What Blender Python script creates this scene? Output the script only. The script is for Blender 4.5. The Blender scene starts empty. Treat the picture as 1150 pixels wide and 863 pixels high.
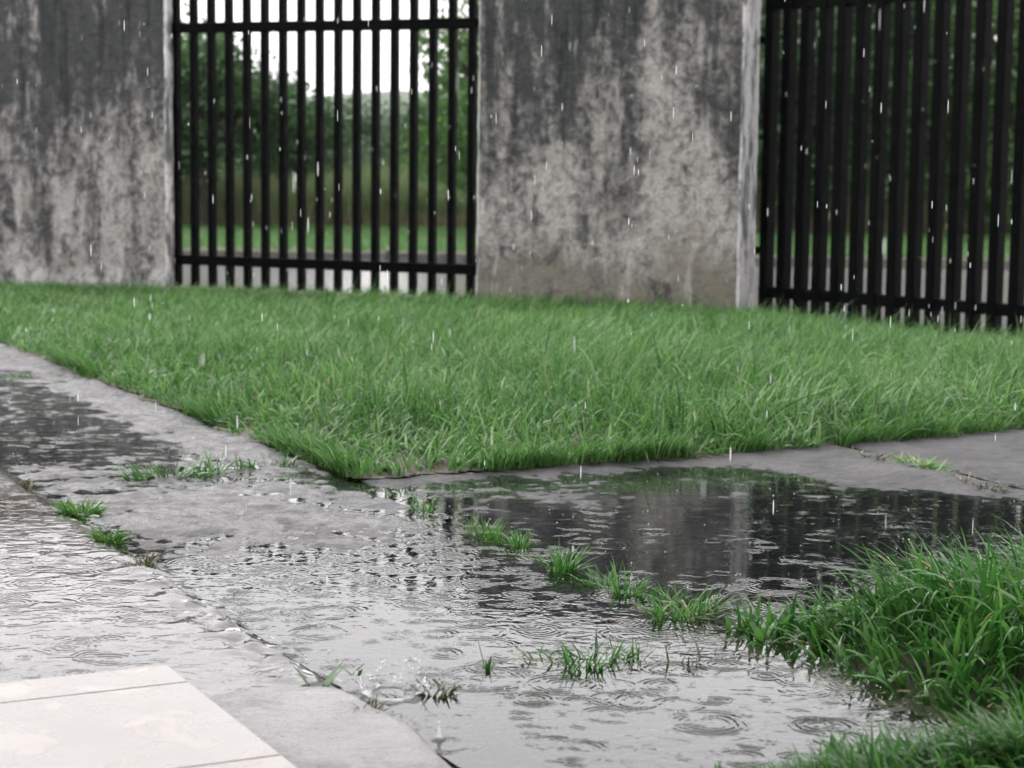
import bpy, math, random
import numpy as np
from mathutils import Matrix, Vector

random.seed(7)
rng = np.random.default_rng(7)
S = bpy.context.scene
COL = S.collection

# ------------------------------------------------------------------ camera measurements
F, CX, CY, H = 2200., 575., 431.5, 0.8
PITCH, ROLL = math.atan(253 / 2200.), 0.0115
fw = np.array([0, math.cos(PITCH), -math.sin(PITCH)])
u0 = np.array([0, math.sin(PITCH), math.cos(PITCH)])
r0 = np.array([1., 0, 0])
rt = r0 * math.cos(ROLL) + u0 * math.sin(ROLL)
up = u0 * math.cos(ROLL) - r0 * math.sin(ROLL)
EYE = np.array([0, 0, H])


def ray(x, y):
    return fw + rt * (x - CX) / F - up * (y - CY) / F


def G(x, y, z=0.):
    d = ray(x, y)
    return EYE + d * (z - H) / d[2]


def hit(x, y, p, n):
    d = ray(x, y)
    return EYE + d * (np.dot(np.array(p) - EYE, n) / np.dot(d, n))


AL = math.atan(1130 / 2214.)
O = np.array([-0.373, 4.801, 0.])
AV = np.array([-math.sin(AL), math.cos(AL), 0.])     # along the walkway, away from the viewer
BV = np.array([math.cos(AL), math.sin(AL), 0.])      # across it, to the right


def W(a, b, z=0.):
    return O + AV * a + BV * b + np.array([0, 0, z])


# ------------------------------------------------------------------ tagging
def tag(o, label=None, cat=None, group=None, kind=None):
    if label: o['label'] = label
    if cat: o['category'] = cat
    if group: o['group'] = group
    if kind: o['kind'] = kind
    return o


def empty(name, loc=(0, 0, 0)):
    o = bpy.data.objects.new(name, None)
    o.empty_display_size = 0.1
    o.location = loc
    COL.objects.link(o)
    return o


# ------------------------------------------------------------------ mesh helpers
def np_mesh(name, verts, faces, mat, tint=None, parent=None, smooth=True):
    """verts (N,3), faces (M,k) -> one linked mesh object"""
    verts = np.asarray(verts, dtype=np.float32)
    faces = np.asarray(faces, dtype=np.int32)
    me = bpy.data.meshes.new(name)
    k = faces.shape[1]
    me.vertices.add(len(verts)); me.vertices.foreach_set('co', verts.ravel())
    me.loops.add(faces.size); me.loops.foreach_set('vertex_index', faces.ravel())
    me.polygons.add(len(faces))
    me.polygons.foreach_set('loop_start', np.arange(0, faces.size, k, dtype=np.int32))
    me.polygons.foreach_set('loop_total', np.full(len(faces), k, dtype=np.int32))
    me.update(calc_edges=True)
    if smooth:
        me.polygons.foreach_set('use_smooth', np.ones(len(faces), dtype=bool))
    if tint is not None:
        at = me.attributes.new('tint', 'FLOAT', 'POINT')
        at.data.foreach_set('value', np.asarray(tint, dtype=np.float32))
    me.materials.append(mat)
    o = bpy.data.objects.new(name, me)
    COL.objects.link(o)
    if parent is not None:
        o.parent = parent
        o.matrix_parent_inverse = Matrix.Identity(4)
    return o


class MB:
    """collects polygons and builds one mesh object"""
    def __init__(s): s.v = []; s.f = []; s.m = []

    def add(s, vs, fs, mi=0):
        n = len(s.v)
        s.v += [tuple(v) for v in vs]
        s.f += [tuple(i + n for i in f) for f in fs]
        s.m += [mi] * len(fs)

    def prism(s, foot, z0, z1, mi=0, ch=0.0):
        """vertical prism over a convex footprint, optional chamfer at the top edge"""
        n = len(foot)
        c = np.mean([np.array(p[:2]) for p in foot], axis=0)
        rings = [[(p[0], p[1], z0) for p in foot]]
        if ch:
            rings.append([(p[0], p[1], z1 - ch) for p in foot])
            ins = []
            for p in foot:
                d = c - np.array(p[:2]); d = d / np.linalg.norm(d)
                ins.append((p[0] + d[0] * ch * 1.3, p[1] + d[1] * ch * 1.3, z1))
            rings.append(ins)
        else:
            rings.append([(p[0], p[1], z1) for p in foot])
        vs = [v for r in rings for v in r]
        fs = []
        for k in range(len(rings) - 1):
            for i in range(n):
                j = (i + 1) % n
                fs.append((k * n + i, k * n + j, (k + 1) * n + j, (k + 1) * n + i))
        fs.append(tuple(range(n - 1, -1, -1)))
        fs.append(tuple((len(rings) - 1) * n + i for i in range(n)))
        s.add(vs, fs, mi)

    def beam(s, p, q, ux, wx, uy, wy):
        """rectangular bar from p to q, section half sizes wx along ux, wy along uy, with eased corners"""
        p, q, ux, uy = map(np.array, (p, q, ux, uy))
        e = 0.16
        sec = [(-1 + e, -1), (1 - e, -1), (1, -1 + e), (1, 1 - e), (1 - e, 1), (-1 + e, 1), (-1, 1 - e), (-1, -1 + e)]
        vs = [c + ux * wx * i + uy * wy * j for c in (p, q) for i, j in sec]
        fs = [(i, (i + 1) % 8, 8 + (i + 1) % 8, 8 + i) for i in range(8)]
        fs += [tuple(range(7, -1, -1)), tuple(range(8, 16))]
        s.add(vs, fs)

    def tube(s, pts, rads, n=8):
        pts = [np.array(p, float) for p in pts]
        base = len(s.v)
        prev = None
        for i, p in enumerate(pts):
            d = pts[min(i + 1, len(pts) - 1)] - pts[max(i - 1, 0)]
            d = d / (np.linalg.norm(d) + 1e-9)
            ref = np.array([0, 0, 1.]) if abs(d[2]) < .9 else np.array([1., 0, 0])
            if prev is not None: ref = prev
            x = ref - d * np.dot(ref, d); x /= np.linalg.norm(x)
            y = np.cross(d, x); prev = x
            for k in range(n):
                t = 2 * math.pi * k / n
                s.v.append(tuple(p + (x * math.cos(t) + y * math.sin(t)) * rads[i]))
        for i in range(len(pts) - 1):
            for k in range(n):
                s.f.append((base + i * n + k, base + i * n + (k + 1) % n, base + (i + 1) * n + (k + 1) % n, base + (i + 1) * n + k))
                s.m.append(0)
        s.f.append(tuple(base + (len(pts) - 1) * n + k for k in range(n))); s.m.append(0)

    def build(s, name, mats, parent=None, smooth=False):
        me = bpy.data.meshes.new(name)
        me.from_pydata(s.v, [], s.f)
        for m in (mats if isinstance(mats, (list, tuple)) else [mats]): me.materials.append(m)
        me.polygons.foreach_set('material_index', s.m)
        if smooth: me.polygons.foreach_set('use_smooth', [True] * len(s.f))
        me.update()
        o = bpy.data.objects.new(name, me)
        COL.objects.link(o)
        if parent is not None:
            o.parent = parent
        return o


# smooth value noise for geometry (numpy)
def vnoise(x, y, seed=0):
    xi, yi = np.floor(x).astype(np.int64), np.floor(y).astype(np.int64)
    xf, yf = x - xi, y - yi
    def h(a, b):
        n = (a * 374761393 + b * 668265263 + seed * 982451653) & 0xffffffff
        n = ((n ^ (n >> 13)) * 1274126177) & 0xffffffff
        return ((n ^ (n >> 16)) & 0xffff) / 65535.
    sx, sy = xf * xf * (3 - 2 * xf), yf * yf * (3 - 2 * yf)
    return (h(xi, yi) * (1 - sx) + h(xi + 1, yi) * sx) * (1 - sy) + (h(xi, yi + 1) * (1 - sx) + h(xi + 1, yi + 1) * sx) * sy


def fbm(x, y, seed=0, o=4):
    t = 0; a = .5; s = 0
    for k in range(o):
        t = t + a * vnoise(x * 2 ** k + 17.3 * k, y * 2 ** k + 5.1 * k, seed + k); s += a; a *= .5
    return t / s


def sstep(e0, e1, x):
    t = np.clip((x - e0) / (e1 - e0), 0, 1)
    return t * t * (3 - 2 * t)


# ------------------------------------------------------------------ material helper
class MT:
    def __init__(s, name):
        s.m = bpy.data.materials.new(name); s.m.use_nodes = True
        s.t = s.m.node_tree; s.t.nodes.clear()
        s.out = s.t.nodes.new('ShaderNodeOutputMaterial')

    def n(s, typ, ins=None, **pr):
        nd = s.t.nodes.new('ShaderNode' + typ)
        for k, v in pr.items(): setattr(nd, k, v)
        for k, v in (ins or {}).items():
            sk = nd.inputs[k]
            if isinstance(v, bpy.types.NodeSocket): s.t.links.new(v, sk)
            else: sk.default_value = v
        return nd

    def math(s, op, a, b=0., c=0.):
        nd = s.n('Math', {0: a, 1: b, 2: c}, operation=op); return nd.outputs[0]

    def pos(s): return s.n('NewGeometry').outputs['Position']

    def scale(s, vec, sc):
        return s.n('VectorMath', {0: vec, 1: sc}, operation='MULTIPLY').outputs[0]

    def noise(s, vec, sc, det=4., rough=.55, dist=0.):
        return s.n('TexNoise', {'Vector': vec, 'Scale': sc, 'Detail': det, 'Roughness': rough, 'Distortion': dist}).outputs['Fac']

    def rng(s, v, a, b, c=0., d=1., smooth=True):
        return s.n('MapRange', {0: v, 1: a, 2: b, 3: c, 4: d}, interpolation_type='SMOOTHSTEP' if smooth else 'LINEAR').outputs[0]

    def mix(s, f, a, b):
        nd = s.n('Mix', data_type='RGBA')
        for i, v in ((0, f), (6, a), (7, b)):
            if isinstance(v, bpy.types.NodeSocket): s.t.links.new(v, nd.inputs[i])
            else: nd.inputs[i].default_value = v if i == 0 else (*v, 1)
        return nd.outputs[2]

    def bump(s, h, dist=1., st=1.):
        return s.n('Bump', {'Height': h, 'Distance': dist, 'Strength': st}).outputs['Normal']

    def principled(s, col, rough=.5, normal=None, spec=.5, **k):
        ins = {'Base Color': col if isinstance(col, bpy.types.NodeSocket) else (*col, 1), 'Roughness': rough, 'Specular IOR Level': spec}
        ins.update(k)
        if normal is not None: ins['Normal'] = normal
        return s.n('BsdfPrincipled', ins)

    def done(s, sh):
        s.t.links.new(sh.outputs[0], s.out.inputs[0]); return s.m


# ------------------------------------------------------------------ materials
def mat_concrete(name, light, dark, wetcol, zlo, zhi, rough=(.28, .5), mud=None, dryspec=.5):
    m = MT(name); p = m.pos()
    z = m.n('SeparateXYZ', {0: p}).outputs[2]
    big = m.noise(p, 2.2, 5, .6); med = m.noise(p, 14, 5, .65); fine = m.noise(p, 110, 4, .7)
    f = m.math('ADD', m.math('MULTIPLY', big, .5), m.math('MULTIPLY', med, .5))
    c = m.mix(m.rng(f, .38, .62), dark, light)
    speck = m.rng(m.noise(p, 210, 3, .6), .54, .66)
    c = m.mix(m.math('MULTIPLY', speck, .6), c, tuple(v * .35 for v in light))
    c = m.mix(m.math('MULTIPLY', m.rng(m.noise(p, 5.5, 6, .7, .5), .5, .66), .55), c, tuple(v * .4 for v in dark))
    if mud is not None:
        dd = m.n('VectorMath', {0: p, 1: tuple(mud)}, operation='DISTANCE').outputs['Value']
        mk = m.rng(m.math('ADD', dd, m.math('MULTIPLY', m.math('SUBTRACT', med, .5), .5)), .10, .26, .9, 0.)
        c = m.mix(mk, c, (.085, .065, .042)); wetcol = m.mix(mk, wetcol, (.075, .056, .034))
    wet = m.rng(m.math('ADD', z, m.math('MULTIPLY', m.math('SUBTRACT', med, .5), .004)), zlo, zhi, 1., 0.)
    c = m.mix(wet, c, wetcol)
    r = m.rng(m.math('ADD', m.math('MULTIPLY', med, .5), m.math('MULTIPLY', m.noise(p, 6., 5, .7, .6), .5)), .42, .58, rough[0], rough[1])
    mid = m.noise(p, 48, 3, .6)
    h = m.math('ADD', m.math('ADD', m.math('MULTIPLY', fine, .0035), m.math('MULTIPLY', mid, .0075)), m.math('MULTIPLY', med, .010))
    return m.done(m.principled(c, r, m.bump(h, 1., .8), m.rng(wet, 0., 1., dryspec, .04)))


def mat_wall(name, lightc, darkc, zdark, basecol, basez, seed, amount):
    m = MT(name); p0 = m.pos()
    p = m.n('VectorMath', {0: p0, 1: (seed * 3.1, seed * 1.7, 0)}, operation='ADD').outputs[0]
    z = m.n('SeparateXYZ', {0: p0}).outputs[2]
    ps = m.scale(p, (1., 1., .22))
    streak = m.noise(ps, 6.5, 6, .62, .3)
    patch = m.noise(m.scale(p, (1, 1, .55)), 2.6, 5, .6, .4)
    mott = m.noise(p, 17, 6, .68, .5)
    fine = m.noise(p, 70, 4, .7)
    crack = m.n('TexVoronoi', {'Vector': m.n('VectorMath', {0: p, 1: m.scale(m.n('TexNoise', {'Vector': p, 'Scale': 9.}).outputs['Color'], (.08, .08, .08))}, operation='ADD').outputs[0], 'Scale': 11.}, feature='DISTANCE_TO_EDGE').outputs['Distance']
    zb = m.rng(z, .1, zdark, -.07, .12, False)
    d = m.math('ADD', m.math('ADD', m.math('MULTIPLY', streak, .42), m.math('MULTIPLY', patch, .38)), m.math('ADD', m.math('MULTIPLY', mott, .28), zb))
    d1 = m.rng(d, .50 - amount, .68 - amount)
    base = m.mix(m.rng(fine, .3, .7), tuple(v * .78 for v in lightc), tuple(min(.62, v * 1.14) for v in lightc))
    base = m.mix(m.math('MULTIPLY', m.rng(m.noise(p, 4., 4, .6), .45, .7), .5), base, (.19, .17, .14))
    lowf = m.math('MULTIPLY', m.rng(m.math('ADD', z, m.math('MULTIPLY', m.math('SUBTRACT', patch, .5), .9)), basez * .4, basez, 1., 0.), .8)
    base = m.mix(lowf, base, basecol)
    base = m.mix(m.math('MULTIPLY', m.rng(crack, .0, .035, 1., 0.), .5), base, tuple(v * .3 for v in lightc))
    base = m.mix(m.math('MULTIPLY', m.rng(mott, .49, .60), .55), base, tuple(v * .38 for v in lightc))
    dk = m.mix(m.rng(m.math('ADD', m.math('MULTIPLY', fine, .5), m.math('MULTIPLY', mott, .5)), .4, .6), tuple(v * .7 for v in darkc), tuple(v * 2.4 for v in darkc))
    c = m.mix(m.math('MULTIPLY', d1, .9), base, dk)
    drip = m.noise(m.scale(p, (1., 1., .07)), 15., 5, .6, .15)
    dm = m.math('MULTIPLY', m.rng(drip, .52, .64), m.rng(m.math('ADD', z, m.math('MULTIPLY', patch, 1.2)), .9, 2.1))
    c = m.mix(m.math('MULTIPLY', dm, .75), c, darkc)
    blot = m.noise(m.scale(p, (1., 1., .7)), 3.6, 7, .68, .6)
    c = m.mix(m.math('MULTIPLY', m.rng(blot, .56, .66), .8), c, tuple(v * 1.5 for v in darkc))
    lite = m.noise(m.scale(p, (1., 1., .3)), 8., 6, .7, .3)
    c = m.mix(m.math('MULTIPLY', m.rng(lite, .56, .70), .5), c, tuple(min(.6, v * 1.35) for v in lightc))
    h = m.math('ADD', m.math('MULTIPLY', mott, .022), m.math('MULTIPLY', fine, .006))
    return m.done(m.principled(c, m.rng(mott, .3, .7, .55, .85), m.bump(h, 1., .8), .35))


def mat_plaster():
    m = MT('whitewashed plaster edge'); p = m.pos()
    z = m.scale(p, (1, 1, .3))
    c = m.mix(m.rng(m.noise(z, 11, 6, .7, .4), .47, .62), (.60, .585, .59), (.12, .12, .12))
    c = m.mix(m.math('MULTIPLY', m.rng(m.noise(p, 40, 4, .7), .52, .66), .6), c, (.14, .135, .13))
    return m.done(m.principled(c, .75, m.bump(m.noise(p, 30, 5, .7), .006, .8), .3))


def rings(m, p, s, lam, sig, off):
    q = m.n('VectorMath', {0: p, 1: (off, off * .7, 0)}, operation='ADD').outputs[0]
    wp_ = m.n('TexNoise', {'Vector': q, 'Scale': 9., 'Detail': 2.}).outputs['Color']
    q = m.n('VectorMath', {0: q, 1: m.scale(wp_, (.035, .035, 0))}, operation='ADD').outputs[0]
    brk = m.rng(m.noise(q, 20., 2, .5), .36, .58)
    v = m.n('TexVoronoi', {'Vector': q, 'Scale': s, 'Randomness': .85}, feature='F1', voronoi_dimensions='2D')
    d = m.math('DIVIDE', v.outputs['Distance'], s)
    c = m.n('SeparateColor', {0: v.outputs['Color']})
    r = m.math('MULTIPLY', c.outputs[0], .42 / s)
    w = m.math('SINE', m.math('MULTIPLY', d, 2 * math.pi / lam))
    e = m.math('DIVIDE', m.math('SUBTRACT', d, r), sig)
    env = m.math('EXPONENT', m.math('MULTIPLY', m.math('MULTIPLY', e, e), -1.))
    fade = m.rng(d, .40 / s, .5 / s, 1., 0.)
    on = m.math('GREATER_THAN', c.outputs[1], .4)
    return m.math('MULTIPLY', m.math('MULTIPLY', m.math('MULTIPLY', w, brk), env), m.math('MULTIPLY', fade, m.math('MULTIPLY', on, c.outputs[2])))


def mat_water(name, amp, wind, tint, flat_right=True):
    m = MT(name); p = m.pos()
    r = m.math('ADD', m.math('ADD', m.math('MULTIPLY', rings(m, p, 7.5, .013, .016, 0.), .00055 * amp),
                             m.math('MULTIPLY', rings(m, p, 13., .009, .011, 5.3), .0003 * amp)),
               m.math('ADD', m.math('MULTIPLY', rings(m, p, 5.2, .012, .02, 11.9), .0003 * amp), m.math('MULTIPLY', rings(m, p, 10., .011, .014, 3.7), .00045 * amp)))
    # small wind and runoff ripples
    n1 = m.noise(m.scale(p, (.8, 1.2, 1)), 27, 1.5, .45, 1.1); n2 = m.noise(p, 60, 1, .5, .4)
    w = m.math('ADD', m.math('MULTIPLY', n1, .0035 * wind), m.math('MULTIPLY', n2, .0004 * wind))
    if not flat_right: h = m.math('ADD', r, w)
    if flat_right:
        b = m.n('VectorMath', {0: p, 1: tuple(BV)}, operation='DOT_PRODUCT').outputs['Value']
        b0 = float(np.dot(O, BV))
        a = m.n('VectorMath', {0: p, 1: tuple(AV)}, operation='DOT_PRODUCT').outputs['Value']
        a0 = float(np.dot(O, AV))
        k = m.rng(b, b0 - .2, b0 + .1, 1., .16)
        patchy = m.rng(m.noise(p, 3.2, 3, .5), .38, .62, .35, 1.)
        k = m.math('MULTIPLY', k, patchy)
        k2 = m.math('MULTIPLY', m.rng(b, b0 - .2, b0 + .1, 1., .42), patchy)
        h = m.math('ADD', m.math('MULTIPLY', r, k2), m.math('MULTIPLY', w, k))
    nrm = m.bump(h, 1., 1.)
    fr = m.n('Fresnel', {'IOR': 1.34, 'Normal': nrm}).outputs[0]
    gl = m.n('BsdfGlossy', {'Color': (1, 1, 1, 1), 'Roughness': .03, 'Normal': nrm})
    tr = m.n('BsdfTransparent', {'Color': (*tint, 1)})
    mx = m.n('MixShader', {0: fr, 1: tr.outputs[0], 2: gl.outputs[0]})
    return m.done(mx)


def mat_grass(name, cols, rough=.34, trans=.4, spec=.5):
    m = MT(name)
    t = m.n('Attribute', attribute_name='tint').outputs['Fac']
    ramp = m.n('ValToRGB', {0: t})
    el = ramp.color_ramp.elements
    el[0].position = cols[0][0]; el[0].color = (*cols[0][1], 1)
    el[1].position = cols[-1][0]; el[1].color = (*cols[-1][1], 1)
    for q, c in cols[1:-1]:
        e = el.new(q); e.color = (*c, 1)
    c = ramp.outputs[0]
    pr = m.principled(c, rough, None, spec)
    tl = m.n('BsdfTranslucent', {'Color': c})
    return m.done(m.n('MixShader', {0: trans, 1: pr.outputs[0], 2: tl.outputs[0]}))


def mat_simple(name, c1, c2, sc, rough=.7, bumpd=.01, spec=.4):
    m = MT(name); p = m.pos()
    n = m.noise(p, sc, 6, .65)
    return m.done(m.principled(m.mix(m.rng(n, .35, .65), c1, c2), rough, m.bump(m.noise(p, sc * 4, 5, .65), bumpd, .8), spec))


M = {}
M['walk'] = mat_concrete('wet walkway concrete', (.075, .072, .077), (.038, .037, .040), (.019, .019, .020), -.0035, .0025, (.24, .70))
M['slab'] = mat_concrete('wet side slab concrete', (.055, .053, .056), (.03, .03, .031), (.011, .012, .012), -.004, .002, (.5, .8), None, .3)
M['apron'] = mat_concrete('pale apron concrete', (.37, .36, .368), (.26, .25, .255), (.235, .226, .226), .003, .012, (.3, .55), W(.0, -.93))
M['tile'] = None
M['wallL'] = mat_wall('mould stained concrete', (.335, .318, .305), (.0045, .007, .0085), 1.5, (.42, .41, .41), .17, 1.3, .046)
M['wallC'] = mat_wall('streaked concrete', (.335, .318, .302), (.0045, .007, .0085), 1.9, (.12, .11, .08), .42, 4.1, .042)
M['plaster'] = mat_plaster()
M['water'] = mat_water('rain rippled puddle water', 1.75, .24, (.93, .95, .95))
M['runoff'] = mat_water('runoff water', .7, .29, (.96, .955, .945), False)
M['soil'] = mat_simple('wet brown soil', (.035, .026, .018), (.075, .055, .038), 30, .5)
M['road'] = mat_simple('wet grey road', (.11, .106, .104), (.15, .145, .142), 6, .2, .002, .6)
M['kerb'] = mat_simple('old dark kerb concrete', (.06, .055, .05), (.13, .12, .105), 14)
M['verge'] = mat_simple('verge earth', (.05, .085, .025), (.07, .11, .03), 8)
M['ground'] = mat_simple('far ground', (.05, .075, .03), (.08, .10, .05), 2)
M['hill'] = mat_simple('wooded hill', (.03, .055, .03), (.06, .085, .045), .12, .9, .5)
M['bark'] = mat_simple('dark wet bark', (.018, .015, .012), (.045, .037, .03), 20)

m = MT('black gate paint'); p = m.pos()
c = m.mix(m.rng(m.noise(p, 30, 4, .6), .5, .75), (.0006, .0008, .001), (.002, .0024, .003))
M['iron'] = m.done(m.principled(c, m.rng(m.noise(p, 14, 4, .6), .35, .65, .3, .5), m.bump(m.noise(p, 60, 3, .6), .002, .6), .03))

m = MT('pale porch tile'); p = m.pos()
q = m.noise(p, 6.5, 6, .62, .7)
c = m.mix(m.rng(m.noise(p, 12, 4, .6), .3, .7), (.335, .315, .297), (.375, .355, .338))
c = m.mix(m.math('MULTIPLY', m.rng(q, .52, .54), .5), c, (.22, .17, .125))
c = m.mix(m.math('MULTIPLY', m.rng(m.noise(p, 90, 3, .7), .66, .74), .5), c, (.35, .29, .24))
M['tile'] = m.done(m.principled(c, m.rng(q, .5, .6, .30, .12), m.bump(m.noise(p, 90, 3, .5), .0006, 1.), .5))
M['grout'] = mat_simple('tile joint', (.2, .16, .13), (.26, .21, .18), 40)

G1 = [(0., (.024, .080, .017)), (.4, (.064, .165, .037)), (.75, (.132, .265, .070)), (.93, (.17, .29, .12)), (1., (.28, .27, .17))]
M['grass'] = mat_grass('lawn grass blades', G1, .36, .42, .3)
G2 = [(0., (.020, .080, .014)), (.5, (.050, .160, .028)), (.85, (.105, .25, .052)), (.97, (.15, .26, .08)), (1., (.30, .25, .13))]
M['tallgrass'] = mat_grass('long wet grass blades', G2, .25, .40, .55)
M['vergegrass'] = mat_grass('verge grass blades', [(0., (.045, .12, .03)), (.6, (.075, .17, .045)), (1., (.10, .20, .06))], .4, .45)
M['reed'] = mat_grass('tall reed grass', [(0., (.085, .15, .055)), (.45, (.16, .225, .10)), (.75, (.22, .215, .12)), (1., (.19, .15, .095))], .6, .35, .2)
M['leafD'] = mat_grass('dark leaves', [(0., (.012, .036, .014)), (.5, (.028, .078, .024)), (1., (.075, .16, .04))], .4, .3, .4)
M['leafM'] = mat_grass('mid green leaves', [(0., (.03, .075, .022)), (.5, (.072, .16, .04)), (1., (.14, .26, .06))], .42, .4, .4)
M['leafG'] = mat_grass('grey green leaves', [(0., (.05, .085, .05)), (.5, (.08, .125, .07)), (1., (.11, .17, .085))], .6, .3, .3)
M['weed'] = mat_grass('bright weed leaves', [(0., (.045, .13, .02)), (.6, (.08, .2, .03)), (.9, (.13, .24, .06)), (1., (.25, .2, .08))], .3, .4, .6)
M['oldweed'] = mat_grass('drowned brown green weed', [(0., (.03, .05, .015)), (.5, (.06, .09, .025)), (.8, (.13, .11, .04)), (1., (.12, .07, .035))], .3, .25, .6)

m = MT('splash water')
gb = m.n('BsdfGlass', {'Color': (1, 1, 1, 1), 'Roughness': .02, 'IOR': 1.33})
tb = m.n('BsdfTransparent', {'Color': (1, 1, 1, 1)})
ms = m.n('MixShader', {0: .25, 1: gb.outputs[0], 2: tb.outputs[0]}); wt = m.n('BsdfTranslucent', {'Color': (.9, .9, .92, 1)})
M['splash'] = m.done(m.n('MixShader', {0: .32, 1: ms.outputs[0], 2: wt.outputs[0]}))
m = MT('falling raindrop water')
db = m.n('BsdfDiffuse', {'Color': (.85, .85, .87, 1)}); tb = m.n('BsdfTranslucent', {'Color': (.9, .9, .92, 1)})
mx = m.n('MixShader', {0: .5, 1: db.outputs[0], 2: tb.outputs[0]})
cl = m.n('BsdfTransparent', {'Color': (1, 1, 1, 1)})
M['rain'] = m.done(m.n('MixShader', {0: .57, 1: mx.outputs[0], 2: cl.outputs[0]}))


# ------------------------------------------------------------------ blades of grass
def blades(P, L, Wd, az, th0, th1, roll, tint, seg=5, twist=None):
    """P (n,3) roots; bends from angle th0 at the root to th1 at the tip, away from vertical towards az"""
    n = len(P)
    t = np.linspace(0, 1, seg + 1)
    dirx, diry = np.cos(az), np.sin(az)
    pos = P.copy()
    rows = []
    side = np.stack([-diry * np.cos(roll), dirx * np.cos(roll), np.sin(roll)], 1)
    for k in range(seg + 1):
        wk = Wd * np.clip((1 - t[k] ** 2.2), .04, 1) * (.65 + .35 * min(1, t[k] * 4 + .0))
        rows.append(pos - side * (wk / 2)[:, None])
        rows.append(pos + side * (wk / 2)[:, None])
        if k < seg:
            th = th0 + (th1 - th0) * ((t[k] + t[k + 1]) / 2) ** 1.3
            st = L / seg
            pos = pos + np.stack([dirx * np.sin(th) * st, diry * np.sin(th) * st, np.cos(th) * st], 1)
    V = np.stack(rows, 1)                       # n, 2*(seg+1), 3
    m_ = 2 * (seg + 1)
    base = (np.arange(n) * m_)[:, None]
    Fc = []
    for k in range(seg):
        Fc.append(base + np.array([[2 * k, 2 * k + 1, 2 * k + 3, 2 * k + 2]]))
    Fc = np.stack(Fc, 1).reshape(-1, 4)
    T = np.repeat(tint, m_)
    return V.reshape(-1, 3), Fc, T


def join(parts):
    vs, fs, ts = [], [], []; o = 0
    for v, f, t in parts:
        vs.append(v); fs.append(f + o); ts.append(t); o += len(v)
    return np.concatenate(vs), np.concatenate(fs), np.concatenate(ts)


def inpoly(x, y, poly):
    c = np.zeros(len(x), bool)
    n = len(poly)
    for i in range(n):
        x0, y0 = poly[i][:2]; x1, y1 = poly[(i + 1) % n][:2]
        cond = ((y0 > y) != (y1 > y))
        with np.errstate(divide='ignore', invalid='ignore'):
            xx = (x1 - x0) * (y - y0) / (y1 - y0) + x0
        c ^= cond & (x < xx)
    return c


def edge_dist(x, y, poly):
    d = np.full(len(x), 1e9)
    n = len(poly)
    for i in range(n):
        p = np.array(poly[i][:2]); q = np.array(poly[(i + 1) % n][:2]); e = q - p
        t = np.clip(((x - p[0]) * e[0] + (y - p[1]) * e[1]) / (e @ e), 0, 1)
        d = np.minimum(d, np.hypot(x - p[0] - t * e[0], y - p[1] - t * e[1]))
    return d


def scatter(poly, n):
    P = np.array([p[:2] for p in poly]); lo, hi = P.min(0), P.max(0)
    x = rng.uniform(lo[0], hi[0], n); y = rng.uniform(lo[1], hi[1], n)
    k = inpoly(x, y, poly)
    return x[k], y[k]


# ------------------------------------------------------------------ wall, piers, gates: layout
WA = math.radians(22)
WU = np.array([math.cos(WA), -math.sin(WA), 0.]); WN = np.array([math.sin(WA), math.cos(WA), 0.])
P0 = G(534, 339); P0[2] = 0
def ws(px, py, back=0.):
    h_ = hit(px, py, P0 + WN * back, WN)
    return float(np.dot(h_ - P0, WU)), float(h_[2])
def wp(s, back, z=0.): return P0 + WU * s + WN * back + np.array([0, 0, z])
sL = ws(188, 300)[0]                 # right end of the left wall
sC0, sC1 = 0., ws(829, 340)[0]       # centre pier
THK = .32
WALLH = 1.78
GD = .10                             # gate recess
RA = math.radians(48)
RU = np.array([math.cos(RA), -math.sin(RA), 0.]); RN = np.array([math.sin(RA), math.cos(RA), 0.])
RP = wp(sC1 + .055, THK - .02); 
RLEN = 2.05


def wall_box(name, s0, s1, mats, label, endface, THK=.32):
    nseg = max(2, int((s1 - s0) / .04)); nz = 66
    zs = np.linspace(-.15, WALLH, nz)
    # rounded-rectangle outline in plan, then wavy hand plastered surface
    e = .012
    out = []
    for s_ in np.linspace(s0 + e, s1 - e, nseg): out.append((s_, 0., 0))
    out += [(s1 - e * .3, e * .3, 1)]
    for b_ in np.linspace(e, THK - e, 8): out.append((s1, b_, 1))
    out += [(s1 - e, THK, 0), (s0 + e, THK, 0)]
    for b_ in np.linspace(THK - e, e, 8): out.append((s0, b_, 1))
    n = len(out)
    S_ = np.array([q[0] for q in out]); B_ = np.array([q[1] for q in out])
    cs, cb = (s0 + s1) / 2, THK / 2
    vs = []
    for z in zs:
        wob = (fbm(S_ * 3.1 + 3, B_ * 3 + z * 3.1, 11, 4) - .5)
        edge = np.exp(-np.minimum(np.abs(S_ - s1), np.abs(S_ - s0)) / .03)
        ew = (fbm(np.full(n, z * 9.), B_ * 4 + S_, 23, 4) - .5)
        db = wob * .016
        dss = ew * edge * .016 * np.sign(S_ - cs)
        for i in range(n):
            vs.append(wp(S_[i] + dss[i], B_[i] + (db[i] if B_[i] < .1 else 0), z))
    fs, mi = [], []
    mb = MB(); mb.v = [tuple(v) for v in vs]
    for k in range(nz - 1):
        for i in range(n):
            j = (i + 1) % n
            mb.f.append((k * n + i, k * n + j, (k + 1) * n + j, (k + 1) * n + i))
            mb.m.append(1 if (out[i][2] or out[j][2]) else 0)
    mb.f.append(tuple((nz - 1) * n + i for i in range(n))); mb.m.append(0)
    o = mb.build(name, mats, None, True)
    return o


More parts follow.
